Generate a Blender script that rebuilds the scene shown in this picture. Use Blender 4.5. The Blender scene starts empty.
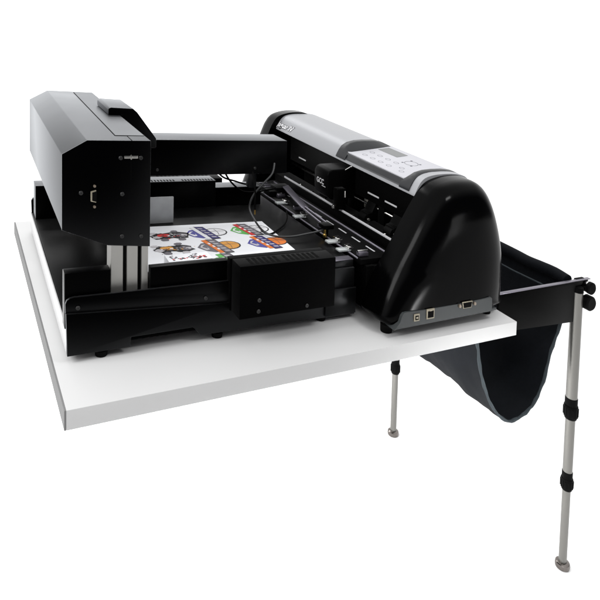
import bpy, bmesh, math, random
from mathutils import Vector, Matrix
random.seed(7)
SC = bpy.context.scene
COL = SC.collection
K = 0.75                      # metres per modelling unit
LX, LY = -0.0826, 0.0396      # the rig stands slightly out of plumb
def W(p):
    x, y, z = p
    return Vector((K*(x+LX*z), K*(y+LY*z), K*z))
FLOOR_Z = -1.246

# ------------------------------------------------------------------ camera
cam_d = bpy.data.cameras.new('camera'); cam = bpy.data.objects.new('camera', cam_d); COL.objects.link(cam)
F_PX = 606.0
cam_d.sensor_fit = 'HORIZONTAL'; cam_d.sensor_width = 36.0; cam_d.lens = F_PX/600*36.0
cam_d.shift_x = 0.0; cam_d.shift_y = -0.4
cam_d.clip_start = 0.01; cam_d.clip_end = 200
def nrm(v): return v.normalized()
dX = nrm(Vector(((1370-300)/F_PX, (150-60)/F_PX, 1))); dY = nrm(Vector(((-37-300)/F_PX, (-14-60)/F_PX, 1)))
dZ = nrm(dX.cross(dY)); dY = nrm(dY - dX*dX.dot(dY))
if dZ.y > 0: dZ = -dZ
R3 = Matrix((dX, dY, dZ))
m = Matrix((R3 @ Vector((1,0,0)), R3 @ Vector((0,-1,0)), R3 @ Vector((0,0,-1)))).transposed().to_4x4()
m.translation = Vector((0,0,K))
cam.matrix_world = m
SC.camera = cam

# ------------------------------------------------------------------ world: white studio surround, dark behind the camera
w = bpy.data.worlds.new('World'); SC.world = w; w.use_nodes = True
nt = w.node_tree; nt.nodes.clear()
out = nt.nodes.new('ShaderNodeOutputWorld'); bg = nt.nodes.new('ShaderNodeBackground')
tc = nt.nodes.new('ShaderNodeTexCoord'); dp = nt.nodes.new('ShaderNodeVectorMath'); dp.operation = 'DOT_PRODUCT'
dp.inputs[1].default_value = nrm(Vector((-0.15, 0.8, 0.55)))
rp = nt.nodes.new('ShaderNodeValToRGB')
rp.color_ramp.elements[0].position = 0.36; rp.color_ramp.elements[0].color = (0.05,0.05,0.055,1)
rp.color_ramp.elements[1].position = 0.56; rp.color_ramp.elements[1].color = (1,1,1,1)
mp = nt.nodes.new('ShaderNodeMath'); mp.operation = 'MULTIPLY_ADD'; mp.inputs[1].default_value = 0.5; mp.inputs[2].default_value = 0.5
nt.links.new(tc.outputs['Generated'], dp.inputs[0]); nt.links.new(dp.outputs['Value'], mp.inputs[0])
nt.links.new(mp.outputs[0], rp.inputs[0]); nt.links.new(rp.outputs[0], bg.inputs['Color'])
bg.inputs['Strength'].default_value = 1.4
nt.links.new(bg.outputs[0], out.inputs[0])

# ------------------------------------------------------------------ lamps
def area(name, loc, target, sx, sy, power, color=(1,1,1), spread=math.pi):
    d = bpy.data.lights.new(name, 'AREA'); d.shape = 'RECTANGLE'; d.size = sx; d.size_y = sy; d.energy = power; d.color = color; d.spread = spread
    o = bpy.data.objects.new(name, d); COL.objects.link(o)
    o.location = loc; o.rotation_euler = (Vector(target)-Vector(loc)).to_track_quat('-Z','Y').to_euler()
    return o
area('key_softbox', (-1.1, 1.25, 1.3), (0.3, 1.25, 0.0), 0.8, 0.8, 26)
area('board_front_fill', (2.0, -0.3, -0.5), (1.3, 1.1, -0.31), 0.3, 0.3, 1.5, spread=math.radians(26))  # added narrow fill that brightens the board's front face towards the right
area('under_board_fill', (0.75, 1.6, -0.06), (0.75, 1.6, -1.0), 1.0, 0.9, 26)  # added fill hidden beneath the board, whitens the floor below it
area('far_floor_fill', (0.5, 9.0, 7.0), (0.5, 14.0, -0.95), 6.0, 3.0, 900)  # added overhead fill that keeps the far floor white
area('top_strip', (1.35, 0.35, 1.5), (1.25, 1.25, 0.2), 0.5, 0.18, 8)
area('side_softbox', (2.15, -0.35, 0.26), (1.2, 1.15, 0.2), 0.5, 0.5, 4.0)

SC.view_settings.view_transform = 'Standard'; SC.view_settings.look = 'None'
SC.view_settings.exposure = 0.0; SC.view_settings.gamma = 1.0
SC.render.engine = 'CYCLES'
SC.cycles.max_bounces = 8

# ------------------------------------------------------------------ materials
def mat(name, col, rough=0.5, spec=0.5, metal=0.0, var=0.06, bump=0.0, scale=60.0, coat=0.0, trans=0.0, aniso=None):
    M = bpy.data.materials.new(name); M.use_nodes = True
    n = M.node_tree; b = n.nodes['Principled BSDF']
    b.inputs['Base Color'].default_value = (*col, 1); b.inputs['Roughness'].default_value = rough
    b.inputs['Specular IOR Level'].default_value = spec; b.inputs['Metallic'].default_value = metal
    b.inputs['Coat Weight'].default_value = coat; b.inputs['Coat Roughness'].default_value = 0.1
    b.inputs['Transmission Weight'].default_value = trans
    t = n.nodes.new('ShaderNodeTexCoord'); nz = n.nodes.new('ShaderNodeTexNoise')
    nz.inputs['Scale'].default_value = scale; nz.inputs['Detail'].default_value = 4
    vec = t.outputs['Object']
    if aniso:
        mpn = n.nodes.new('ShaderNodeMapping'); mpn.inputs['Scale'].default_value = aniso
        n.links.new(vec, mpn.inputs['Vector']); vec = mpn.outputs['Vector']
    n.links.new(vec, nz.inputs['Vector'])
    if var:
        mr = n.nodes.new('ShaderNodeMapRange'); mr.inputs['To Min'].default_value = 1-var; mr.inputs['To Max'].default_value = 1+var
        n.links.new(nz.outputs['Fac'], mr.inputs['Value'])
        mx = n.nodes.new('ShaderNodeMix'); mx.data_type = 'RGBA'; mx.blend_type = 'MULTIPLY'; mx.inputs['Factor'].default_value = 1
        mx.inputs[6].default_value = (*col, 1); n.links.new(mr.outputs[0], mx.inputs[7]); n.links.new(mx.outputs[2], b.inputs['Base Color'])
        m2 = n.nodes.new('ShaderNodeMapRange'); m2.inputs['To Min'].default_value = max(0, rough-0.06); m2.inputs['To Max'].default_value = min(1, rough+0.06)
        n.links.new(nz.outputs['Fac'], m2.inputs['Value']); n.links.new(m2.outputs[0], b.inputs['Roughness'])
    if bump:
        bp = n.nodes.new('ShaderNodeBump'); bp.inputs['Strength'].default_value = bump; bp.inputs['Distance'].default_value = 0.001
        n2 = n.nodes.new('ShaderNodeTexNoise'); n2.inputs['Scale'].default_value = scale*8; n.links.new(t.outputs['Object'], n2.inputs['Vector'])
        n.links.new(n2.outputs['Fac'], bp.inputs['Height']); n.links.new(bp.outputs[0], b.inputs['Normal'])
    return M
def satin(name, col, rough, f0, f90, power, tint=(1,1,1), bump=0.2, scale=90):
    """dark paint: diffuse base under a clear layer whose reflection rises towards grazing angles"""
    M = bpy.data.materials.new(name); M.use_nodes = True; n = M.node_tree; n.nodes.clear()
    o = n.nodes.new('ShaderNodeOutputMaterial'); d = n.nodes.new('ShaderNodeBsdfDiffuse'); g = n.nodes.new('ShaderNodeBsdfGlossy'); mx = n.nodes.new('ShaderNodeMixShader')
    d.inputs['Color'].default_value = (*col,1); g.inputs['Color'].default_value = (*tint,1)
    lw = n.nodes.new('ShaderNodeLayerWeight'); lw.inputs['Blend'].default_value = 0.5
    pw = n.nodes.new('ShaderNodeMath'); pw.operation = 'POWER'; pw.inputs[1].default_value = power
    ma = n.nodes.new('ShaderNodeMath'); ma.operation = 'MULTIPLY_ADD'; ma.inputs[1].default_value = f90-f0; ma.inputs[2].default_value = f0
    n.links.new(lw.outputs['Facing'], pw.inputs[0]); n.links.new(pw.outputs[0], ma.inputs[0]); n.links.new(ma.outputs[0], mx.inputs[0])
    n.links.new(d.outputs[0], mx.inputs[1]); n.links.new(g.outputs[0], mx.inputs[2]); n.links.new(mx.outputs[0], o.inputs[0])
    t = n.nodes.new('ShaderNodeTexCoord'); nz = n.nodes.new('ShaderNodeTexNoise'); nz.inputs['Scale'].default_value = scale*0.15; nz.inputs['Detail'].default_value = 5
    n.links.new(t.outputs['Object'], nz.inputs['Vector'])
    mr = n.nodes.new('ShaderNodeMapRange'); mr.inputs['To Min'].default_value = rough-0.05; mr.inputs['To Max'].default_value = rough+0.05
    n.links.new(nz.outputs['Fac'], mr.inputs['Value']); n.links.new(mr.outputs[0], g.inputs['Roughness'])
    n2 = n.nodes.new('ShaderNodeTexNoise'); n2.inputs['Scale'].default_value = scale*8; bp = n.nodes.new('ShaderNodeBump'); bp.inputs['Strength'].default_value = bump; bp.inputs['Distance'].default_value = 0.0006
    n.links.new(t.outputs['Object'], n2.inputs['Vector']); n.links.new(n2.outputs['Fac'], bp.inputs['Height'])
    n.links.new(bp.outputs[0], g.inputs['Normal']); n.links.new(bp.outputs[0], d.inputs['Normal'])
    return M
M_POWDER = satin('black_powder_coat', (0.0005,0.0005,0.0006), 0.36, 0.0006, 0.43, 2.15, (0.95,0.97,1.0))
M_VENT   = satin('black_vent_paint', (0.0008,0.0008,0.0009), 0.45, 0.001, 0.10, 3.5)
M_TRAY   = satin('black_tray_paint', (0.0008,0.0008,0.0009), 0.30, 0.001, 0.5, 4.5)
M_CAP    = satin('black_gloss_plastic', (0.0006,0.0006,0.0007), 0.15, 0.0045, 0.6, 5.0, bump=0.015)
M_BLACK  = satin('black_plastic', (0.0012,0.0012,0.0012), 0.45, 0.003, 0.3, 5.0)
M_RUBBER = mat('black_rubber', (0.002,0.002,0.002), 0.6, 0.06)
M_GROOVE = mat('dark_gap', (0.002,0.002,0.002), 0.8, 0.05, var=0)
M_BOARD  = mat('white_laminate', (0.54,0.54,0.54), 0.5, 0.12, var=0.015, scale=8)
M_EDGE   = mat('grey_left_strip', (0.19,0.19,0.19), 0.6, 0.1, var=0.02)  # thin strip on the board's left side, darker grey than the board
M_REFL   = mat('painted_reflection', (0.6,0.6,0.6), 0.5, 0.2, var=0.02)  # white grazing reflection on the tray side, put into the base colour
M_SILVER = mat('silver_plastic', (0.31,0.315,0.33), 0.40, 0.45, metal=0.2, var=0.02, bump=0.05, scale=200)
M_BEZEL  = mat('charcoal_plastic', (0.012,0.013,0.015), 0.36, 0.35)
M_KEYPAD = mat('white_membrane', (0.47,0.47,0.50), 0.5, 0.2, var=0.01)
M_LCD    = mat('grey_display', (0.15,0.155,0.155), 0.35, 0.3, var=0.15, scale=14)
M_OUTL   = mat('light_grey_print', (0.16,0.16,0.18), 0.6, 0.1, var=0)
M_ALU    = mat('brushed_aluminium', (0.30,0.295,0.28), 0.45, 0.5, metal=0.6, var=0.06, scale=40, aniso=(1,1,0.06))
M_POLE   = mat('grey_pole', (0.19,0.186,0.174), 0.33, 0.5, metal=0.8, var=0.05, scale=30, aniso=(1,1,0.08))
M_CHROME = mat('chrome', (0.75,0.74,0.72), 0.14, 0.5, metal=1.0, var=0.03)
M_FOOT   = mat('dull_chrome', (0.16,0.145,0.135), 0.2, 0.5, metal=1.0, var=0.5, scale=70)
M_GUIDE  = mat('pale_guide_metal', (0.55,0.55,0.57), 0.4, 0.5, var=0.05)
M_PLATE  = mat('mottled_steel', (0.33,0.34,0.35), 0.5, 0.4, metal=0.3, var=0.25, scale=25)
M_PIN    = mat('dull_beige_screw', (0.16,0.13,0.10), 0.4, 0.5, metal=0.5)
M_PLATEB = satin('black_rail_paint', (0.0006,0.0006,0.0006), 0.5, 0.001, 0.2, 4.0)
M_RIB    = mat('beige_ribbed_plastic', (0.72,0.70,0.62), 0.5, 0.3, var=0.04)
M_PORT   = mat('grey_port_plate', (0.026,0.030,0.031), 0.5, 0.3, var=0.08)
M_BEIGE  = mat('beige_connector', (0.25,0.225,0.17), 0.45, 0.4, metal=0.3)
M_BRASS  = mat('brass', (0.5,0.34,0.1), 0.3, 0.5, metal=1.0)
M_SCREW  = mat('dark_screw', (0.006,0.006,0.006), 0.35, 0.35, var=0)
M_PAPER  = mat('white_vinyl_sheet', (0.88,0.89,0.92), 0.4, 0.3, var=0.01, scale=10)
M_WHITEP = mat('white_print', (0.5,0.5,0.51), 0.5, 0.2, var=0)
M_CLOTH  = mat('black_woven_fabric', (0.0050,0.0060,0.0078), 0.8, 0.08, var=0.3, bump=0.7, scale=45)
M_PIPE   = mat('grey_piping', (0.035,0.043,0.048), 0.8, 0.15, var=0.3, bump=0.4, scale=60)
M_CLEAR  = mat('clear_acrylic', (0.75,0.78,0.78), 0.15, 0.5, trans=0.5, var=0)
M_MAUVE  = mat('mauve_steel', (0.16,0.15,0.18), 0.35, 0.5, metal=0.7, var=0.03)
M_FLOOR  = mat('white_floor', (0.93,0.93,0.93), 0.8, 0.0, var=0)
M_RAILTOP= mat('pale_strip', (0.45,0.43,0.5), 0.35, 0.5, metal=0.6, var=0.02)
INK = {n: mat('ink_'+n, c, 0.5, 0.25, var=0.1, scale=300) for n, c in dict(
    black=(0.02,0.02,0.022), grey=(0.16,0.15,0.17), navy=(0.045,0.04,0.16), blue=(0.09,0.09,0.33), orange=(0.75,0.2,0.04),
    amber=(0.7,0.33,0.07), red=(0.6,0.04,0.04), green=(0.12,0.42,0.1), white=(0.82,0.82,0.84), pale=(0.55,0.53,0.55), brown=(0.2,0.13,0.09)).items()}

# ------------------------------------------------------------------ mesh builder
class MB:
    def __init__(s): s.bm = bmesh.new(); s.mi = 0; s.mats = []
    def use(s, m):
        if m not in s.mats: s.mats.append(m)
        s.mi = s.mats.index(m); return s
    def _face(s, vs, smooth=False):
        try:
            f = s.bm.faces.new(vs); f.material_index = s.mi; f.smooth = smooth; return f
        except ValueError: return None
    def box(s, x0, x1, y0, y1, z0, z1, bev=0.0):
        return s.prism([(x0,y0),(x1,y0),(x1,y1),(x0,y1)], 'z', z0, z1, bev)
    def prism(s, poly, axis, a, b, bev=0.0, bseg=2):
        def P(u, v, t):
            return {'z': (u,v,t), 'y': (u,t,v), 'x': (t,u,v)}[axis]
        A = [s.bm.verts.new(P(u,v,a)) for u,v in poly]; B = [s.bm.verts.new(P(u,v,b)) for u,v in poly]
        n = len(poly); fs = [s._face(A[::-1]), s._face(B)]
        for i in range(n): fs.append(s._face([A[i],A[(i+1)%n],B[(i+1)%n],B[i]]))
        fs = [f for f in fs if f]
        bmesh.ops.recalc_face_normals(s.bm, faces=fs)
        if bev:
            ed = list({e for f in fs for e in f.edges if len(e.link_faces)==2 and e.calc_face_angle(0) > 0.35})
            r = bmesh.ops.bevel(s.bm, geom=ed, offset=bev, segments=bseg, affect='EDGES', profile=0.5, clamp_overlap=True)
            for f in r['faces']: f.material_index = s.mi; f.smooth = True
        return s
    def loft(s, rings, cap0=True, cap1=True, closed=True, smooth=True):
        V = [[s.bm.verts.new(p) for p in r] for r in rings]; fs = []
        n = len(rings[0])
        for a, b in zip(V, V[1:]):
            for i in range(n if closed else n-1):
                f = s._face([a[i], a[(i+1)%n], b[(i+1)%n], b[i]], smooth)
                if f: fs.append(f)
        if cap0 and closed: fs.append(s._face(V[0][::-1], False))
        if cap1 and closed: fs.append(s._face(V[-1], False))
        bmesh.ops.recalc_face_normals(s.bm, faces=[f for f in fs if f])
        return s
    def tube(s, pts, r, n=10, cap=True):
        pts = [Vector(p) for p in pts]; rings = []
        rs = r if isinstance(r, (list,tuple)) else [r]*len(pts)
        up = None
        for i, p in enumerate(pts):
            t = (pts[min(i+1,len(pts)-1)]-pts[max(i-1,0)]).normalized()
            if up is None: up = t.orthogonal().normalized()
            u = (up - t*up.dot(t)).normalized(); up = u; v = t.cross(u)
            rings.append([p+(u*math.cos(2*math.pi*k/n)+v*math.sin(2*math.pi*k/n))*rs[i] for k in range(n)])
        return s.loft(rings, cap, cap)
    def lathe(s, c, axis, prof, n=24):
        """prof: list of (t along axis, radius) starting at c"""
        c = Vector(c); rings = []
        ax = {'x':0,'y':1,'z':2}[axis]; o = [i for i in range(3) if i != ax]
        for t, r in prof:
            rr = []
            for k in range(n):
                p = [c[0],c[1],c[2]]; p[ax] += t; p[o[0]] += r*math.cos(2*math.pi*k/n); p[o[1]] += r*math.sin(2*math.pi*k/n); rr.append(p)
            rings.append(rr)
        return s.loft(rings)
    def flat(s, pts):
        return s._face([s.bm.verts.new(p) for p in pts])
    def text(s, body, fn, size=1.0, off=0.0, shear=0.0, bold=0.0, depth=0.0):
        cu = bpy.data.curves.new('t', 'FONT'); cu.body = body; cu.size = size; cu.offset = off+bold; cu.shear = shear; cu.resolution_u = 4
        cu.extrude = 0
        ob = bpy.data.objects.new('t', cu); COL.objects.link(ob); bpy.context.view_layer.update()
        me = bpy.data.meshes.new_from_object(ob.evaluated_get(bpy.context.evaluated_depsgraph_get()))
        vs = [s.bm.verts.new(fn(v.co.x, v.co.y)) for v in me.vertices]
        for p in me.polygons: s._face([vs[i] for i in p.vertices])
        bpy.data.objects.remove(ob); bpy.data.curves.remove(cu); bpy.data.meshes.remove(me)
        return s
    def build(s, name, material=None, parent=None, label=None, angle=35, taper=False):
        if taper:
            for v in s.bm.verts: v.co.x += (2.1-v.co.y)*0.073; v.co.z -= (2.1-v.co.y)*0.045
        root = parent
        while root is not None and root.parent is not None: root = root.parent
        o0 = Vector(root['_o']) if root is not None else Vector((0,0,0))
        for v in s.bm.verts: v.co = W(v.co) - o0
        me = bpy.data.meshes.new(name); s.bm.to_mesh(me); s.bm.free()
        for mm in (s.mats or [material]): me.materials.append(mm)
        for p in me.polygons: p.use_smooth = True
        me.set_sharp_from_angle(angle=math.radians(angle))
        ob = bpy.data.objects.new(name, me); COL.objects.link(ob)
        if parent is not None: ob.parent = parent
        if label: ob['label'] = label
        return ob
def thing(name, label, cat, base, group=None):
    o = bpy.data.objects.new(name, None); COL.objects.link(o)
    b = W(base); o.location = b; o['_o'] = list(b); o['label'] = label; o['category'] = cat
    o.empty_display_size = 0.05
    if group: o['group'] = group
    return o
def spline(pts, n=12, closed=False):
    P = [Vector(p) for p in pts]; N = len(P); outp = []
    rng = range(N if closed else N-1)
    for i in rng:
        if closed: p0,p1,p2,p3 = P[(i-1)%N],P[i],P[(i+1)%N],P[(i+2)%N]
        else: p0,p1,p2,p3 = P[max(i-1,0)],P[i],P[i+1],P[min(i+2,N-1)]
        for k in range(n):
            t = k/n
            outp.append(0.5*((2*p1)+(p2-p0)*t+(2*p0-5*p1+4*p2-p3)*t*t+(3*p1-p0-3*p2+p3)*t**3))
    if not closed: outp.append(P[-1])
    return outp
def screw(mb, x, y, z, r=0.006, axis='y'):
    if axis == 'y': mb.lathe((x,y,z), 'y', [(0.003,r*0.9),(-0.001,r),(-0.0025,r*0.8),(-0.0025,r*0.35),(-0.001,r*0.3)], 12)
    else: mb.lathe((x,y,z), 'z', [(-0.003,r*0.9),(0.001,r),(0.0025,r*0.8),(0.0025,r*0.35),(0.001,r*0.3)], 12)

def one_screw(x, y, z, r, parent):
    m = MB(); screw(m, x, y, z, r); return m.build('screw', M_SCREW, parent)

# ================================================================== SETTING
fl = MB().box(-30, 30, -30, 30, FLOOR_Z-0.05, FLOOR_Z).build('floor', M_FLOOR); fl['kind'] = 'structure'

# ================================================================== TABLE BOARD
T = thing('table_board', 'thick white table board with a grey left edge under both machines', 'table', (1.08,2.1,-0.056))
MB().prism([(0.2945,1.472),(1.88,1.466),(1.88,2.84),(0.2745,2.84)], 'z', -0.052, 0.0, 0.0018).build('board', M_BOARD, T)
MB().prism([(0.290,1.4728),(0.2942,1.4728),(0.2742,2.8393),(0.270,2.8393)], 'z', -0.0515, -0.0006).build('left_strip', M_EDGE, T, 'darker grey strip along the left side')

# ================================================================== FLATBED FEEDER
FB = thing('flatbed_feeder', 'black flatbed sheet feeder with overhanging gantry arm and cross beam on white board', 'flatbed machine', (0.8,2.2,0.0))
for x in (0.42,0.774,1.156):
    for y in (1.692,2.68):
        MB().lathe((x,y,0.0), 'z', [(0,0.014),(0.001,0.017),(0.016,0.018),(0.018,0.013),(0.05,0.012)], 20).build('foot', M_RUBBER, FB)
MB().box(0.331,1.29,1.688,2.70,0.03,0.085,0.003).build('tray', M_TRAY, FB)
MB().prism([(1.690,0.020),(2.70,0.020),(2.712,0.082),(1.684,0.088)], 'x', 0.3245, 0.3295, 0.001).build('side_panel', M_REFL, FB, 'side panel of the tray, its white reflection painted as pale grey')
# folded front skirt with a raised bottom notch
mb = MB()
mb.prism([(0.325,0.020),(0.498,0.021),(0.500,0.049),(0.689,0.050),(0.712,0.022),(1.285,0.012),(1.285,0.105),(0.79,0.112),(0.322,0.140)], 'y', 1.672, 1.686, 0.0015)
mb.build('front_skirt', M_POWDER, FB)
mb = MB()
mb.prism([(0.3215,0.138),(0.79,0.110),(1.285,0.102),(1.285,0.176),(0.345,0.182),(0.332,0.180),(0.325,0.175),(0.321,0.165)], 'y', 1.679, 1.688, 0.0012)
mb.build('front_panel', M_POWDER, FB)
for x,z in ((0.354,0.152),(0.729,0.134)): one_screw(x, 1.677, z, 0.0065, FB)
mb = MB().prism([(0.330,0.03),(1.285,0.03),(1.285,0.145),(0.345,0.148),(0.333,0.145),(0.327,0.135)], 'y', 2.700, 2.714, 0.0015); mb.build('back_panel', M_POWDER, FB)
# channels beside the posts
MB().box(0.3215,0.4470,1.697,1.735,0.086,0.243,0.002).build('channel', M_TRAY, FB)
MB().box(0.5615,0.8115,1.6965,1.722,0.086,0.238,0.002).build('channel', M_TRAY, FB)
MB().box(0.8120,1.155,1.6965,1.722,0.086,0.226,0.002).build('channel', M_TRAY, FB)
MB().box(0.335,0.45,2.610,2.690,0.086,0.224,0.002).build('channel', M_POWDER, FB)
MB().box(0.563,1.286,1.7225,2.605,0.086,0.198,0.002).build('platform', M_TRAY, FB)
MB().box(1.135,1.30,2.606,2.66,0.086,0.193,0.002).build('back_lip', M_POWDER, FB)
# aluminium extrusion posts
def post(y0, y1):
    d = 0.008
    pl = [(0.4505,y0),(0.4845,y0),(0.4855,y0+d),(0.4955,y0+d),(0.4965,y0),(0.5275,y0),(0.5285,y0+d),(0.5385,y0+d),(0.5395,y0),(0.5585,y0),(0.5585,y1),(0.4505,y1)]
    p = MB().prism(pl, 'z', 0.09, 0.330, 0.0006, 1).build('post', M_ALU, FB)
    g = MB(); g.box(0.4862,0.4948,y0+0.0055,y0+0.0075,0.092,0.329); g.box(0.5292,0.5378,y0+0.0055,y0+0.0075,0.092,0.329); g.build('slot', M_GROOVE, p)
post(1.7125,1.770); post(2.58,2.64)
# gantry arm
prof = [(0.3165,0.3605),(0.3165,0.573),(0.3835,0.6125),(0.5635,0.6125),(0.5635,0.296),(0.442,0.3085)]
arm = MB().prism(prof, 'y', 1.7185, 2.645, 0.0022).build('gantry_arm', M_POWDER, FB)
MB().prism(prof, 'y', 1.7115, 1.7180, 0.0012).build('end_plate', M_POWDER, arm)
MB().prism([(1.762,0.0),(2.62,0.0)] and [(0.4745,1.7745),(0.5605,1.7745),(0.5605,2.615),(0.4845,2.615)], 'z', 0.6127, 0.6142, 0.0005, 1).build('lid', M_POWDER, arm)
g = MB(); g.prism([(0.4720,1.7720),(0.4745,1.7720),(0.4842,2.6165),(0.4817,2.6165)], 'z', 0.6126, 0.6132); g.box(0.4745,0.509,1.7715,1.7742,0.6126,0.6132); g.box(0.507,0.509,1.7122,1.7715,0.6126,0.6132); g.box(0.4842,0.512,2.6152,2.6172,0.6126,0.6132)
g.build('lid_gap', M_GROOVE, arm)
for x,z in ((0.476,0.562),(0.534,0.562),(0.481,0.457),(0.537,0.329),(0.481,0.333),(0.367,0.464)): one_screw(x, 1.711, z, 0.0062, arm)
mb = MB().box(0.4855,0.5255,1.7080,1.7112,0.5605,0.5685,0.0012); mb.prism([(0.4995,0.5645),(0.5055,0.5565),(0.5115,0.5645),(0.5055,0.5725)], 'y', 1.7072, 1.7112, 0.001); mb.build('latch', M_POLE, arm)
MB().box(0.5052,0.5062,1.7108,1.7118,0.497,0.553).build('latch_slot', M_GROOVE, arm)
mb = MB(); mb.use(M_BEIGE).prism([(0.3925,0.440),(0.4075,0.436),(0.4075,0.472),(0.3925,0.468)], 'y', 1.706, 1.7113, 0.0012)
mb.use(M_GROOVE).prism([(0.3965,0.4425),(0.4085,0.439),(0.4085,0.469),(0.3965,0.4655)], 'y', 1.7045, 1.706)
mb.use(M_PIN)
for z in (0.4245,0.4835): mb.lathe((0.403,1.709,z), 'y', [(0.002,0.0035),(-0.003,0.0042),(-0.005,0.0035)], 12)
mb.build('serial_port', None, arm)
# carriage bracket lying on the gantry top and dropping to the beam
mb = MB().prism([(0.520,0.6155),(0.520,0.637),(0.529,0.642),(0.606,0.640),(0.621,0.627),(0.690,0.535),(0.690,0.50),(0.5675,0.50),(0.5675,0.6155)], 'y', 2.10, 2.30, 0.003)
mb.build('carriage_bracket', M_POWDER, FB)
# cross beam
beam = MB().box(0.5675,1.262,2.163,2.292,0.380,0.5165,0.0025).build('cross_beam', M_POWDER, FB)
for x in (0.712,1.115): one_screw(x, 2.162, 0.404, 0.006, beam)
mb = MB().box(1.125,1.160,2.24,2.27,0.30,0.381,0.002); mb.build('cable_clamp', M_BEZEL, beam)
MB().box(0.60,0.778,2.166,2.174,0.199,0.298,0.001).build('end_stop', M_PLATE, FB, 'plain silver plate standing at the back of the sheet')
# vent boxes
def vent(x0,x1,y0,y1,z0,z1,front):
    b = MB().box(x0,x1,y0,y1,z0,z1,0.0015).build('vent_box', M_VENT, FB)
    s = MB()
    for (a,n) in ((x0+0.042,6),(x0+0.168,7)):
        for k in range(n):
            for (u,v) in ((0.2,0.5),(0.55,0.88)):
                xx = a+k*0.0185; s.box(xx,xx+0.0105,y0+(y1-y0)*u,y0+(y1-y0)*v,z1-0.001,z1+0.0004)
    s.build('vent_slots', M_GROOVE, b)
    if front:
        for x,z in ((0.878,0.142),(0.876,0.107),(1.050,0.103)): one_screw(x, y0-0.001, z, 0.0068, b)
vent(0.812,1.157,1.606,1.671,0.088,0.2525,True)
MB().box(0.806,1.150,1.6715,1.696,0.086,0.2525,0.0015).build('vent_neck', M_VENT, FB)
vent(0.812,1.157,2.615,2.69,0.200,0.236,False)
fence = MB().box(0.50,1.010,2.325,2.40,0.199,0.3105,0.002).build('back_fence', M_POWDER, FB)
mb = MB()
for k in range(24):
    x = 0.70+k*0.0128
    if k in (11,12): continue
    mb.box(x,x+0.0062,2.330,2.352,0.3102,0.3110)
mb.build('notch_row', M_GROOVE, fence)
MB().box(1.0105,1.222,2.325,2.40,0.199,0.2800,0.002).build('back_ledge', M_POWDER, FB)
# right-hand brackets under the platform edge
MB().box(1.17,1.285,1.689,1.6965,0.176,0.199,0.001).build('edge_bracket', M_POWDER, FB)
MB().box(1.16,1.285,1.665,1.6715,0.02,0.11,0.001).build('skirt_bracket', M_POWDER, FB)
mb = MB().box(1.158,1.2855,1.690,1.7222,0.1995,0.2025,0.0006); mb.build('table_lip', M_MAUVE, FB)
# cables hanging from the beam
def cable(pts, r=0.0042, name='cable', m=M_RUBBER): return MB().tube(spline(pts, 10), r, 8).build(name, m, FB)
cable([(1.20,2.155,0.425),(1.175,2.125,0.39),(1.128,2.115,0.351),(1.085,2.11,0.308),(1.066,2.10,0.26),(1.070,2.05,0.225),(1.068,1.975,0.214),(1.092,1.925,0.212),(1.145,1.90,0.215),(1.21,1.896,0.222),(1.264,1.897,0.228),(1.292,1.90,0.232)], 0.0040, 'cable', mat('grey_cable_sheath', (0.03,0.031,0.032), 0.25, 0.6, var=0))
cable([(1.070,2.00,0.21),(1.080,1.975,0.2045),(1.103,1.971,0.2045),(1.155,2.01,0.206),(1.20,2.05,0.21),(1.23,2.09,0.222),(1.243,2.12,0.235)], 0.0034)
cable([(0.98,2.285,0.385),(1.03,2.30,0.333),(1.087,2.30,0.313),(1.13,2.29,0.302),(1.158,2.26,0.31)], 0.004)
cable([(1.02,2.285,0.385),(1.055,2.30,0.327),(1.093,2.30,0.287),(1.13,2.30,0.266),(1.18,2.28,0.27),(1.24,2.22,0.30)], 0.004)
cable([(1.090,2.13,0.40),(1.091,2.105,0.33),(1.089,2.10,0.275),(1.090,2.10,0.252)], 0.0032)
MB().tube([(1.090,2.10,0.254),(1.090,2.10,0.236)], 0.0034, 8).build('cable_tip', M_BRASS, FB)

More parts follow.
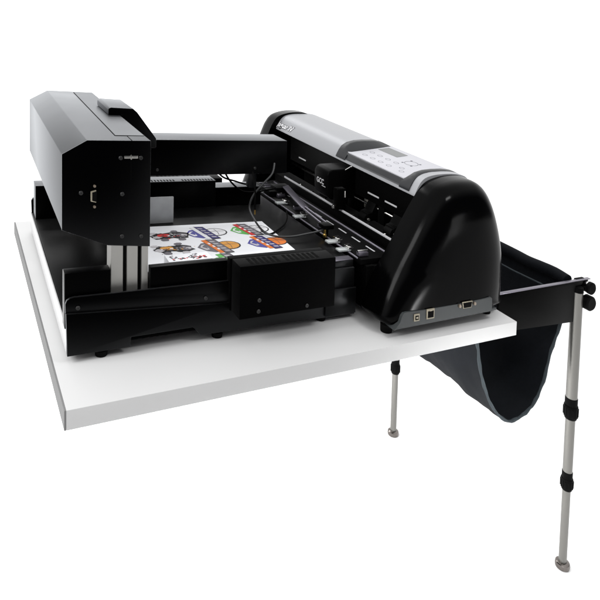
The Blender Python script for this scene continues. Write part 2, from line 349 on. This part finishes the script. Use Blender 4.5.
# ================================================================== MEDIA SHEET AND PRINTS
SH = thing('media_sheet', 'white printed vinyl sheet with dark figures and ball badges lying on the flatbed', 'printed sheet', (0.85,1.93,0.198))
MB().prism([(0.570,1.7235),(1.115,1.7235),(1.1285,2.116),(0.578,2.137)], 'z', 0.1985, 0.2005).build('sheet', M_PAPER, SH)
ZP = 0.2009
def dec(mb, ink, pts, lvl=0, cx=0, cy=0, sx=1, sy=1):
    mb.use(INK[ink]); mb.flat([(cx+u*sx, cy+v*sy, ZP+lvl*0.00012) for u,v in pts]); return mb
def ell(a,b,ca=0,cb=0,n=18,ph=0): return [(ca+a*math.cos(2*math.pi*k/n+ph), cb+b*math.sin(2*math.pi*k/n+ph)) for k in range(n)]
def badge(cx, cy, back, band, stripe, ball, label):
    """a shield with a slanting banner and a ball beside it"""
    mb = MB(); S = 0.068; kw = dict(cx=cx, cy=cy, sx=S, sy=S)
    dec(mb, back, [(-1.1,0.05),(-0.75,0.55),(-0.25,0.62),(0.1,0.2),(0.2,-0.5),(-0.35,-0.72),(-0.8,-0.45)], 0, **kw)
    dec(mb, 'white' if ball == 'white' else 'pale', [(-0.95,0.05),(-0.8,0.32),(-0.62,0.36),(-0.55,-0.3),(-0.75,-0.35)], 1, **kw)
    dec(mb, back, [(-0.85,0.06),(-0.66,0.3),(-0.55,0.3),(-0.62,-0.2)], 2, **kw)
    dec(mb, 'black', ell(0.68,0.56,0.58,0.05), 3, **kw)
    dec(mb, ball, ell(0.60,0.49,0.58,0.05), 4, **kw)
    seam = 'grey' if ball == 'white' else 'brown'
    dec(mb, seam, [(0.62,0.46),(0.66,0.46),(0.72,0.0),(0.66,-0.37),(0.62,-0.37),(0.68,0.0)], 5, **kw)
    dec(mb, seam, [(0.15,0.12),(0.6,0.2),(1.1,0.14),(1.1,0.1),(0.6,0.15),(0.15,0.08)], 5, **kw)
    dec(mb, stripe, [(-0.62,0.92),(-0.35,0.95),(0.12,-0.82),(-0.2,-0.86)], 6, **kw)
    dec(mb, 'black', [(-0.37,1.0),(0.16,0.92),(0.56,-0.9),(0.06,-0.95)], 6, **kw)
    dec(mb, band, [(-0.33,0.95),(0.13,0.87),(0.51,-0.84),(0.08,-0.89)], 7, **kw)
    for k in range(5):
        t = k/4.6; x = -0.25+0.42*t; y = 0.72-1.45*t
        dec(mb, 'pale', [(x,y),(x+0.26,y-0.04),(x+0.30,y-0.16),(x+0.04,y-0.12)], 8, **kw)
    for k in range(3):
        t = k/3; x = -0.42+0.36*t; y = 0.5-1.1*t
        dec(mb, 'white', [(x,y),(x+0.12,y),(x+0.15,y-0.2),(x+0.03,y-0.2)], 8, **kw)
    mb.build('printed_badge', None, SH, label)
badge(0.858,2.032,'blue','navy','white','white','blue and white badge with a ball')
badge(0.857,1.902,'grey','grey','orange','amber','orange and grey badge with an amber ball')
badge(1.034,2.035,'green','grey','red','white','green, red and grey badge')
badge(1.046,1.902,'blue','navy','orange','orange','navy and orange badge with an orange ball')
badge(0.862,1.772,'green','grey','green','amber','green badge half hidden by the vent box')
def figure(cx, cy, body, label):
    """a dense dark racing figure: two round masses, a coloured body, limbs and splashes"""
    mb = MB(); S = 0.066; kw = dict(cx=cx, cy=cy, sx=S, sy=S*0.9)
    rnd = random.Random(int(cx*1000+cy*77))
    def rag(a, b, ca, cb, n=14, j=0.22): return [(ca+a*rnd.uniform(1-j,1+j)*math.cos(2*math.pi*k/n), cb+b*rnd.uniform(1-j,1+j)*math.sin(2*math.pi*k/n)) for k in range(n)]
    dec(mb, 'black', rag(0.58,0.56,0.50,0.0), 0, **kw); dec(mb, 'black', rag(0.54,0.46,-0.48,-0.02), 0, **kw)
    dec(mb, 'black', rag(0.8,0.42,0.0,0.06), 1, **kw)
    dec(mb, 'grey', rag(0.34,0.30,0.66,-0.02), 2, **kw); dec(mb, 'pale', rag(0.16,0.13,0.80,-0.05), 3, **kw)
    dec(mb, 'pale', rag(0.26,0.2,-0.72,-0.12), 2, **kw)
    dec(mb, body, rag(0.36,0.28,-0.30,0.10), 4, **kw); dec(mb, 'white', rag(0.10,0.09,-0.08,0.02,8), 5, **kw); dec(mb, 'brown', rag(0.16,0.1,-0.42,-0.06,9), 5, **kw)
    for (x0,y0,x1,y1,w) in ((-0.5,0.3,-0.85,0.5,0.12),(0.4,0.3,0.42,0.66,0.13),(-0.3,-0.2,-0.42,-0.6,0.14),(0.45,-0.3,0.52,-0.68,0.14)):
        d = math.hypot(x1-x0,y1-y0); nx, ny = -(y1-y0)/d*w, (x1-x0)/d*w
        dec(mb, 'black', [(x0+nx,y0+ny),(x1+nx,y1+ny),(x1-nx,y1-ny),(x0-nx,y0-ny)], 3, **kw); dec(mb, rnd.choice(['grey','pale']), rag(w*1.7,w*1.5,x1,y1,8), 4, **kw)
    for k in range(34):
        x, y = rnd.gauss(0.05,0.5), rnd.gauss(0.0,0.22); r = rnd.uniform(0.03,0.10)
        dec(mb, rnd.choice(['grey','pale','black','black',body,'white']), rag(r,r*0.7,x,y,6), 6, **kw)
    mb.build('printed_figure', None, SH, label)
figure(0.722,2.030,'red','red and black printed figure')
figure(0.698,1.912,'amber','amber and black printed figure')
SB = thing('sample_block', 'low white block with splattered lettering at the front of the printed sheet', 'sample block', (0.70,1.75,0.2005))
MB().prism([(0.6265,1.7240),(0.768,1.7240),(0.768,1.777),(0.6265,1.777)], 'z', 0.2025, 0.238, 0.0006, 1).build('block', M_PAPER, SB)
ZP0 = ZP; ZP = 0.2383
mb = MB(); rnd = random.Random(3)
def blot(x, y, r, ink):
    dec(mb, ink, [(x+r*rnd.uniform(0.6,1.3)*math.cos(a*math.pi/4), y+r*0.7*rnd.uniform(0.6,1.3)*math.sin(a*math.pi/4)) for a in range(8)], rnd.randint(0,6))
for k in range(34): blot(rnd.uniform(0.640,0.755), rnd.uniform(1.731,1.748), rnd.uniform(0.003,0.006), rnd.choice(['black','black','grey','red']))
for k in range(10): blot(rnd.uniform(0.705,0.735), rnd.uniform(1.748,1.769), rnd.uniform(0.003,0.005), rnd.choice(['black','grey']))
for k in range(5): blot(rnd.uniform(0.64,0.66), rnd.uniform(1.752,1.765), rnd.uniform(0.003,0.005), 'grey')
mb.build('splatter_print', None, SB)
ZP = ZP0

# ================================================================== VINYL CUTTER
VC = thing('vinyl_cutter', 'black and silver roll-feed vinyl cutter with glossy end cap and white keypad', 'vinyl cutter', (1.6,2.1,0.0))
for x,y in ((1.338,1.556),(1.813,1.561),(1.338,2.68),(1.813,2.68)):
    MB().lathe((x,y,0.0), 'z', [(0,0.017),(0.001,0.020),(0.028,0.021),(0.030,0.017),(0.05,0.017)], 20).build('foot', M_RUBBER, VC)
cap_pts = [(1.352,0.034),(1.300,0.048),(1.311,0.095),(1.352,0.172),(1.390,0.229),(1.425,0.283),(1.463,0.345),(1.504,0.406),(1.537,0.450),(1.575,0.482),(1.635,0.499),(1.700,0.504),(1.748,0.498),(1.790,0.470),(1.828,0.412),(1.860,0.330),(1.882,0.240),(1.889,0.150),(1.884,0.062),(1.868,0.036),(1.60,0.032)]
def smooth_prof(pts, n=6):
    return [(p[0],p[1]) for p in spline([(a,b,0) for a,b in pts], n, closed=True)]
CAPP = smooth_prof(cap_pts)
def cap(y_in, d, name, sh=0.0, sc=1.0):
    """d = -1: near cap bulging towards -y, +1: far cap"""
    rings = []; cx, cz = 1.60, 0.17
    for k in (None, 1.0, 0.995, 0.985, 0.97, 0.95, 0.925, 0.895, 0.86, 0.82, 0.77, 0.70, 0.61, 0.50, 0.38, 0.25, 0.12):
        t = 0.0 if k is None else 0.055+0.10*(1-k**4.4)**(1/2.3)
        k = 1.0 if k is None else k
        r = []
        for x,z in CAPP:
            w0 = min(1.0, 0.2+0.8*max(0.0,(z-0.03))/0.20) if x < cx else 1.0
            w1 = w0*k + (1-k); kk = 1-(1-k)*w1
            kz = kk if z >= cz else kk**0.45
            r.append((cx+(x-cx)*kk, t, cz+(z-cz)*kz))
        rings.append(r)
    rings = [[(x - sh*max(0,z)/0.45, y_in+d*t, z*sc) for x,t,z in r] for r in rings]
    return MB().loft(rings, True, True).build(name, M_CAP, VC, angle=60)
capn = cap(1.652, -1, 'end_cap')
capf = cap(2.640, 1, 'end_cap', 0.105, 1.11)
# port plate along the bottom of the near cap
pp = [(1.322,0.034),(1.345,0.036),(1.775,0.040),(1.800,0.042),(1.800,0.050),(1.778,0.050),(1.776,0.086),(1.770,0.093),(1.60,0.088),(1.45,0.088),(1.375,0.090),(1.362,0.087),(1.354,0.078),(1.347,0.058)]
plate = MB().prism(pp, 'y', 1.4945, 1.545, 0.001, 1).build('port_plate', M_PORT, capn)
mb = MB(); mb.use(M_BEIGE).box(1.404,1.428,1.4905,1.4945,0.055,0.080,0.001); mb.use(M_GROOVE).box(1.409,1.423,1.4893,1.4906,0.060,0.075); mb.use(M_BEIGE).box(1.412,1.420,1.4885,1.4894,0.0645,0.071)
mb.build('usb_port', None, plate)
mb = MB(); mb.use(M_BEIGE).box(1.459,1.494,1.4905,1.4945,0.055,0.090,0.001); mb.use(M_GROOVE).box(1.464,1.489,1.4893,1.4906,0.060,0.083); mb.use(M_BEIGE).box(1.471,1.482,1.4888,1.4894,0.083,0.087)
mb.build('network_port', None, plate)
mb = MB(); mb.use(M_BEIGE).prism([(1.628,0.070),(1.668,0.070),(1.673,0.094),(1.623,0.094)], 'y', 1.4905, 1.4945, 0.001)
mb.use(M_GROOVE).prism([(1.631,0.073),(1.665,0.073),(1.669,0.091),(1.627,0.091)], 'y', 1.4893, 1.4906)
mb.use(M_PIN)
for x in (1.612,1.684): mb.lathe((x,1.4945,0.082), 'y', [(0.001,0.006),(-0.005,0.0065),(-0.007,0.005)], 12)
mb.build('serial_port', None, plate)
# chassis
MB().box(1.350,1.86,1.654,2.640,0.032,0.185,0.004).build('chassis', M_BLACK, VC)
plat = MB().prism([(1.302,0.190),(1.306,0.205),(1.40,0.206),(1.425,0.213),(1.575,0.216),(1.575,0.186),(1.302,0.186)], 'y', 1.669, 2.639, 0.002).build('platen', M_BLACK, VC)
MB().box(1.320,1.356,1.656,2.639,0.026,0.1855,0.003).build('apron', M_BLACK, VC)
mb = MB().box(1.4235,1.4290,1.690,2.60,0.2135,0.2185,0.0008); mb.build('platen_strip', M_RAILTOP, plat)
mb = MB().box(1.3030,1.3060,1.69,2.60,0.2005,0.2055,0.0004); mb.build('edge_strip', M_RAILTOP, plat)
for y in [1.72+0.095*k for k in range(9)]:
    MB().box(1.398,1.404,y,y+0.055,0.2067,0.2078).build('slot_plate', M_GUIDE, plat)
mb = MB().box(1.4535,1.4600,1.690,2.545,0.252,0.2600,0.001); mb.build('guide_strip', M_GUIDE, VC, 'bright metal guide strip under the carriage')
MB().box(1.450,1.535,1.654,2.639,0.2165,0.2515,0.002).build('guide_bar', M_BLACK, VC)
rail = MB().box(1.537,1.60,1.654,2.639,0.318,0.432,0.003).build('carriage_rail', M_BLACK, VC)
for y0,y1 in ((2.478,2.547),(1.883,1.959),(1.768,1.843)):
    MB().box(1.5345,1.5372,y0,y1,0.3475,0.3540,0.0006).build('rail_mark', M_WHITEP, rail)
MB().box(1.62,1.80,1.654,2.639,0.186,0.46,0.003).build('back_wall', M_BLACK, VC)
mb = MB()
mb.prism([(1.6195,0.252),(1.600,0.252),(1.600,0.266),(1.606,0.268),(1.606,0.274),(1.600,0.276),(1.600,0.291),(1.606,0.293),(1.606,0.299),(1.600,0.301),(1.600,0.322),(1.6195,0.322)], 'y', 1.72, 2.175, 0.0006, 1)
mb.build('ribbed_plate', M_RIB, VC)
for y in (1.905,2.21,1.735):
    pr = MB().prism([(1.500,0.245),(1.545,0.235),(1.585,0.262),(1.592,0.330),(1.545,0.332),(1.520,0.285),(1.500,0.280)], 'y', y, y+0.055, 0.003).build('pinch_roller', M_BLACK, VC)
    MB().lathe((1.505,y+0.004,0.258), 'y', [(0,0.017),(0.001,0.019),(0.046,0.019),(0.047,0.017)], 18).build('wheel', M_RUBBER, pr)
    MB().lathe((1.505,y-0.003,0.258), 'y', [(0,0.005),(0.006,0.006)], 10).build('axle', M_ALU, pr)
# carriage
ca = MB().prism([(1.399,0.312),(1.396,0.330),(1.396,0.398),(1.404,0.414),(1.420,0.421),(1.5365,0.426),(1.5365,0.300),(1.44,0.292),(1.415,0.296)], 'y', 2.052, 2.158, 0.005, 3).build('carriage', M_BLACK, VC)
mb = MB(); mb.text('GCC', lambda a,b: (1.3952, 2.138-a*0.9, 0.352+b), 0.0300, bold=0.0009); mb.box(1.3950,1.3953,2.066,2.096,0.3440,0.3468); mb.build('lettering', M_WHITEP, ca)
mb = MB().box(1.425,1.470,2.02,2.0515,0.262,0.35,0.004); mb.build('tool_holder', M_BLACK, ca)
mb = MB(); mb.lathe((1.425,2.045,0.262), 'z', [(0,0.006),(0.002,0.0085),(0.012,0.0085),(0.014,0.006)], 14); mb.build('knob', M_CHROME, ca)
MB().tube([(1.462,2.018,0.315),(1.462,2.018,0.342)], 0.0035, 8).build('pin', M_CHROME, ca)
mb = MB().tube([(1.47,2.03,0.426),(1.475,1.995,0.45)], 0.0025, 8); mb.build('lever', M_CHROME, ca)
# silver top cover in three runs, the middle one cut down for the keypad
full = [(1.491,0.448),(1.494,0.457),(1.507,0.482),(1.523,0.503),(1.545,0.5165),(1.58,0.5245),(1.62,0.5275),(1.67,0.528),(1.715,0.5235),(1.745,0.513),(1.766,0.490),(1.776,0.448)]
cut = [(1.491,0.448),(1.494,0.457),(1.499,0.468),(1.505,0.474),(1.545,0.485),(1.742,0.501),(1.766,0.478),(1.776,0.448)]
def fine(p, n=4):
    q = [(a[0],a[1]) for a in spline([(x,z,0) for x,z in p], n)]
    return q
cover = MB()
cover.prism(fine(full), 'y', 2.105, 2.655); cover.prism(fine(full), 'y', 1.653, 1.712); cover.prism(cut, 'y', 1.712, 2.105)
cover = cover.build('top_cover', M_SILVER, VC, angle=40, taper=True)
def on_cover(t, off):
    """point on the front slope of the cover, t=0 bottom lip .. 1 ridge"""
    q = fine(full); i = max(1, min(len(q)-2, int(t*(len(q)-1)*0.6))); f = t*(len(q)-1)*0.6-i
    a, b = Vector(q[i]), Vector(q[i+1]); p = a.lerp(b, f); d = (b-a).normalized(); nn = Vector((-d.y, d.x))
    return p + nn*off
JY0 = 2.640
def slope(dist, off):
    q = [Vector(p) for p in fine(full)]; acc = 0
    for a, b in zip(q, q[1:]):
        L = (b-a).length
        if acc+L >= dist:
            d = (b-a).normalized(); return a + d*(dist-acc) + Vector((-d.y, d.x))*off
        acc += L
def jag(off):
    return lambda a, b: (lambda q: (q.x, JY0-a*0.98, q.y))(slope(0.018+b, off))
mb = MB(); mb.use(INK['black']).text('Jaguar IV', jag(0.0012), 0.038, off=0.0026, shear=0.25); mb.use(INK['white']).text('Jaguar IV', jag(0.0018), 0.038, off=0.0006, shear=0.25)
mb.build('lettering', None, cover, taper=True)
# keypad bezel and panel
outer = [(1.4905,0.460),(1.496,0.471),(1.505,0.487),(1.520,0.506),(1.543,0.5200),(1.578,0.5280),(1.62,0.5310),(1.67,0.5315),(1.713,0.527),(1.740,0.517)]
def offset(p, d): return [(x,z-d) for x,z in p]
low = [(1.4905,0.4595),(1.4945,0.4675),(1.500,0.4765),(1.509,0.4835),(1.524,0.4905),(1.555,0.4945),(1.61,0.5005),(1.66,0.5060),(1.705,0.5110),(1.740,0.5145)]
def wall(ys, name):
    rings = []
    for y, k in ys:
        top = [(a[0]*(1-k)+b[0]*k, a[1]*(1-k)+b[1]*k) for a, b in zip(outer, low)]
        rings.append([(x, y+0.0, z) for x,z in top] + [(x, y, z-0.003) for x,z in reversed(low)])
    return MB().loft(rings, True, True).build(name, M_BEZEL, pan_root, angle=40, taper=True)
pan_root = MB().prism([(1.512,0.4830),(1.545,0.4885),(1.744,0.5055),(1.744,0.5165),(1.512,0.4905)], 'y', 1.735, 2.085, 0.001).build('keypad', M_KEYPAD, VC, taper=True)
wall(((2.137,0.12),(2.132,0.0),(2.110,0.0),(2.104,0.06),(2.074,0.97)), 'bezel')
wall(((1.684,0.12),(1.689,0.0),(1.708,0.0),(1.714,0.06),(1.738,0.97)), 'bezel')
MB().prism([(1.4920,0.4610),(1.4945,0.4625),(1.507,0.4840),(1.513,0.4865),(1.5185,0.4862),(1.5185,0.478),(1.503,0.472)], 'y', 1.700, 2.112, 0.001).build('bezel', M_BEZEL, pan_root, taper=True)
def pz(x): return 0.4905+(x-1.512)*(0.5165-0.4905)/(1.744-1.512)
mb = MB(); mb.prism([(1.655,2.062),(1.714,2.062),(1.714,1.942),(1.655,1.942)], 'z', pz(1.66)-0.0015, pz(1.70)+0.0010)
bm_l = mb.bm
for v in bm_l.verts: v.co.z = pz(v.co.x)+(0.0008 if v.co.z > pz(1.68) else -0.002)
mb.build('display', M_LCD, pan_root, taper=True)
mb = MB()
def ring(x, y, rx, ry, t=0.0022, n=20, a0=0, a1=1):
    for k in range(n):
        if not (a0 <= k/n < a1): continue
        q = []
        for j, s in ((k,1),(k+1,1),(k+1,0),(k,0)):
            a = 2*math.pi*j/n; q.append((x+(rx-t*(1-s))*math.cos(a), y+(ry-t*(1-s))*math.sin(a)))
        mb.flat([(u,v,pz(u)+0.0006) for u,v in q])
for y in (2.035,1.985,1.935,1.885): ring(1.603,y,0.0092,0.0125,0.0013)
for y in (2.020,1.970,1.920,1.870): ring(1.553,y,0.0092,0.0125,0.0013)
for x,y in ((1.580,1.825),(1.552,1.795)): ring(x,y,0.0088,0.0118,0.0013)
ring(1.655,1.855,0.026,0.030,0.0018)
for a in (45,135,225,315):
    ring(1.655+0.033*math.cos(math.radians(a)), 1.855+0.036*math.sin(math.radians(a)), 0.005,0.005,0.004,10)
mb.build('key_outline', M_OUTL, pan_root, taper=True)
# grippers on the feed edge
for k, (x,y) in enumerate(((1.336,2.47),(1.326,2.30),(1.318,2.12),(1.306,1.838),(1.302,1.758))):
    g = MB().box(x-0.040,x+0.012,y-0.013,y+0.013,0.2065,0.2135,0.001).build('gripper', M_CLEAR, VC)
    MB().box(x-0.002,x+0.020,y-0.016,y+0.016,0.2138,0.2235,0.002).build('clip', M_CHROME, g)
    mb = MB(); mb.lathe((x+0.009,y,0.224), 'z', [(0,0.005),(0.002,0.006),(0.006,0.005)], 10); mb.build('screw', M_SCREW, g)
lk = MB().prism([(1.371,2.40),(1.412,2.425),(1.340,2.105),(1.304,2.100)], 'z', 0.246, 0.252, 0.001).build('link_bar', M_MAUVE, VC)
MB().tube([(1.312,2.115,0.249),(1.292,1.895,0.247)], 0.0042, 8).build('rod', M_MAUVE, lk)
MB().tube([(1.330,2.115,0.249),(1.320,1.925,0.247)], 0.0042, 8).build('rod', M_MAUVE, lk)
mb = MB().box(1.283,1.328,1.885,1.930,0.236,0.252,0.003); mb.lathe((1.303,1.905,0.207), 'z', [(0,0.010),(0.03,0.010)], 12); mb.build('rod_end', M_BLACK, lk)
MB().lathe((1.292,1.895,0.205), 'z', [(0,0.007),(0.004,0.008),(0.010,0.008),(0.014,0.005),(0.030,0.005)], 12).build('fitting', M_BRASS, lk)
mb = MB()
mb.box(1.302,1.352,2.395,2.55,0.2065,0.232,0.002); mb.box(1.34,1.42,2.40,2.47,0.214,0.246,0.002); mb.build('gripper_mount', M_BLACK, VC)
mb = MB()
for y in (2.52,2.49,2.46): mb.box(1.31,1.352,y,y+0.010,0.2325,0.2365,0.001)
mb.build('mount_plate', M_MAUVE, VC)

for k in range(8):
    y = 1.76+0.11*k
    MB().lathe((1.478,y,0.2515), 'z', [(-0.001,0.005),(0.002,0.006),(0.004,0.004)], 10).build('bolt', M_CHROME if k % 3 == 0 else M_SCREW, VC)
for k,(x,y) in enumerate(((1.352,2.385),(1.346,2.21),(1.338,1.99),(1.330,1.70))):
    b = MB().box(x-0.018,x+0.022,y-0.010,y+0.010,0.2068,0.2205,0.0015).build('hinge_block', M_MAUVE, VC)
    MB().tube([(x-0.02,y,0.2235),(x+0.024,y,0.2235)], 0.0038, 8).build('hinge_pin', M_CHROME, b)
for y in (2.09,1.87): MB().box(1.538,1.60,y-0.02,y+0.02,0.235,0.318,0.003).build('roller_bracket', M_BLACK, VC)
MB().tube([(1.545,1.66,0.300),(1.545,2.63,0.300)], 0.006, 10).build('lift_rod', M_CHROME, VC)
MB().tube([(1.56,1.656,0.2195),(1.56,2.636,0.2195)], 0.012, 14).build('grit_roller', M_PLATE, VC)

# ================================================================== MEDIA BASKET WITH STAND
BK = thing('media_basket', 'black fabric catch basket on telescopic grey poles behind the cutter', 'media basket', (2.1,2.1,FLOOR_Z))
prof_c = [(1.800,-0.062),(1.808,-0.11),(1.826,-0.172),(1.842,-0.255),(1.868,-0.330),(1.912,-0.409),(1.962,-0.473),(2.016,-0.508),(2.075,-0.506),(2.130,-0.482),(2.176,-0.445),(2.215,-0.370),(2.246,-0.262),(2.284,-0.190),(2.316,-0.118),(2.345,-0.03),(2.365,0.045)]
pc = spline([(x,0,z) for x,z in prof_c], 4)
N = len(pc); rnd = random.Random(11)
def cloth_pt(i, y, off=0.0):
    p = pc[i]; q = pc[min(i+1,N-1)]-pc[max(i-1,0)]; nn = Vector((-q.z,0,q.x)).normalized()
    t = i/(N-1); wv = math.sin(math.pi*t)
    s = 0.0045*wv*(math.sin(y*19+t*7)+0.6*math.sin(y*41-t*15)+0.35*math.sin(y*87+t*31)) + 0.0012*math.sin(t*46+y*6)*wv
    sag = -0.05*math.sin(math.pi*min(1,max(0,(y-1.6)/1.1)))*wv
    return (p.x+nn.x*(s+off), y, p.z+nn.z*(s+off)+0*sag)
mb = MB(); ys = [1.600+1.10*k/40 for k in range(41)]
rings = []
for y in ys: rings.append([cloth_pt(i,y,0.0012) for i in range(N)] + [cloth_pt(i,y,-0.0012) for i in range(N-1,-1,-1)])
mb.loft(rings, True, True); cl = mb.build('cloth', M_CLOTH, BK, angle=70)
MB().tube([cloth_pt(i,1.5985+0.0012*math.sin(i*2.1)) for i in range(N)], [0.0062+0.0012*math.sin(i*1.3) for i in range(N)], 8).build('piping', M_PIPE, cl)
MB().tube([cloth_pt(i,2.702) for i in range(N)], 0.0062, 8).build('piping', M_PIPE, cl)
mb = MB().tube(spline([(2.352+0.004*math.sin(y*31),y,0.048+0.003*math.sin(y*23)) for y in [1.605+1.10*k/16 for k in range(17)]],4), 0.025, 14); mb.build('sleeve', M_CLOTH, cl)
MB().tube([(2.302+0.003*math.sin(k),1.63+0.075*k,-0.008+0.002*math.sin(k*1.7)) for k in range(15)], 0.004, 6).build('seam', M_PIPE, cl)
# end rails
for y, nm in ((1.580,'rail'),(2.712,'rail')):
    r = MB().prism([(1.905,-0.105),(2.372,-0.128),(2.372,0.030),(2.455,0.034),(2.455,0.052),(1.905,0.049)], 'y', y, y+0.006, 0.001).build('end_rail', M_PLATEB, BK)
    MB().prism([(1.905,0.0492),(2.462,0.0522),(2.462,0.0555),(1.905,0.0522)], 'y', y-0.006, y+0.010, 0.0006).build('rail_flange', M_MAUVE, r)
def leg(x, y, top, lab):
    L0 = MB().lathe((x,y,top), 'z', [(0,0.022),(-0.003,0.0245),(-(top+0.485),0.0245)], 24).build('leg', M_POLE, BK, lab)
    MB().lathe((x,y,top), 'z', [(0.012,0.018),(0.011,0.0245),(-0.010,0.026),(-0.011,0.022)], 24).build('pole_cap', M_BLACK, L0)
    def collar(z0, z1, r0, r1):
        rib = MB(); prof = [(0,r0*0.9),(-0.002,r0),(-(z0-z1)*0.34,r0),(-(z0-z1)*0.37,r1*0.95),(-(z0-z1)*0.46,r1),(-(z0-z1)*0.82,r1*0.98),(-(z0-z1)*0.97,r1*0.82),(-(z0-z1),r1*0.6)]
        rib.lathe((x,y,z0), 'z', prof, 28)
        for k in range(14):
            a = 2*math.pi*k/14; rib.tube([(x+r1*math.cos(a),y+r1*math.sin(a),z0-(z0-z1)*0.46),(x+r1*0.985*math.cos(a),y+r1*0.985*math.sin(a),z0-(z0-z1)*0.84)], 0.0022, 6)
        rib.build('clamp_collar', M_RUBBER, L0)
    collar(-0.468, -0.565, 0.0265, 0.0305)
    MB().lathe((x,y,-0.555), 'z', [(0,0.0205),(-0.27,0.0205)], 24).build('middle_tube', M_POLE, L0)
    collar(-0.803, -0.888, 0.0225, 0.0265)
    MB().lathe((x,y,-0.880), 'z', [(0,0.0175),(-0.340,0.0175)], 24).build('lower_tube', M_POLE, L0)
    MB().lathe((x,y,-1.200), 'z', [(0,0.014),(-0.02,0.0165),(-0.038,0.0165)], 18).build('foot_stem', M_RUBBER, L0)
    MB().lathe((x,y,FLOOR_Z), 'z', [(0,0.026),(0.003,0.031),(0.012,0.0325),(0.022,0.030),(0.026,0.024),(0.027,0.015)], 28).build('foot_disc', M_FOOT, L0)
    mb = MB(); mb.use(M_RUBBER).lathe((x+0.040,y-0.01,top-0.052), 'y', [(0.03,0.012),(0.005,0.012),(0.003,0.026),(-0.004,0.032),(-0.030,0.032),(-0.036,0.026)], 20)
    mb.build('clamp_knob', None, L0)
    mb = MB(); mb.use(M_CHROME).lathe((x+0.045,y-0.002,top+0.012), 'y', [(0.03,0.010),(0.0,0.010),(-0.004,0.024),(-0.022,0.026)], 20); mb.use(M_RUBBER).lathe((x+0.045,y-0.024,top+0.012), 'y', [(0,0.0265),(-0.014,0.0265),(-0.018,0.021)], 20)
    mb.box(x-0.01,x+0.045,y,y+0.014,top-0.062,top+0.045,0.003)
    mb.build('clamp_screw', None, L0)
leg(2.392,1.585,0.012,None)
leg(2.206,2.563,-0.07,None)
for o in list(bpy.data.objects):
    if '_o' in o: del o['_o']
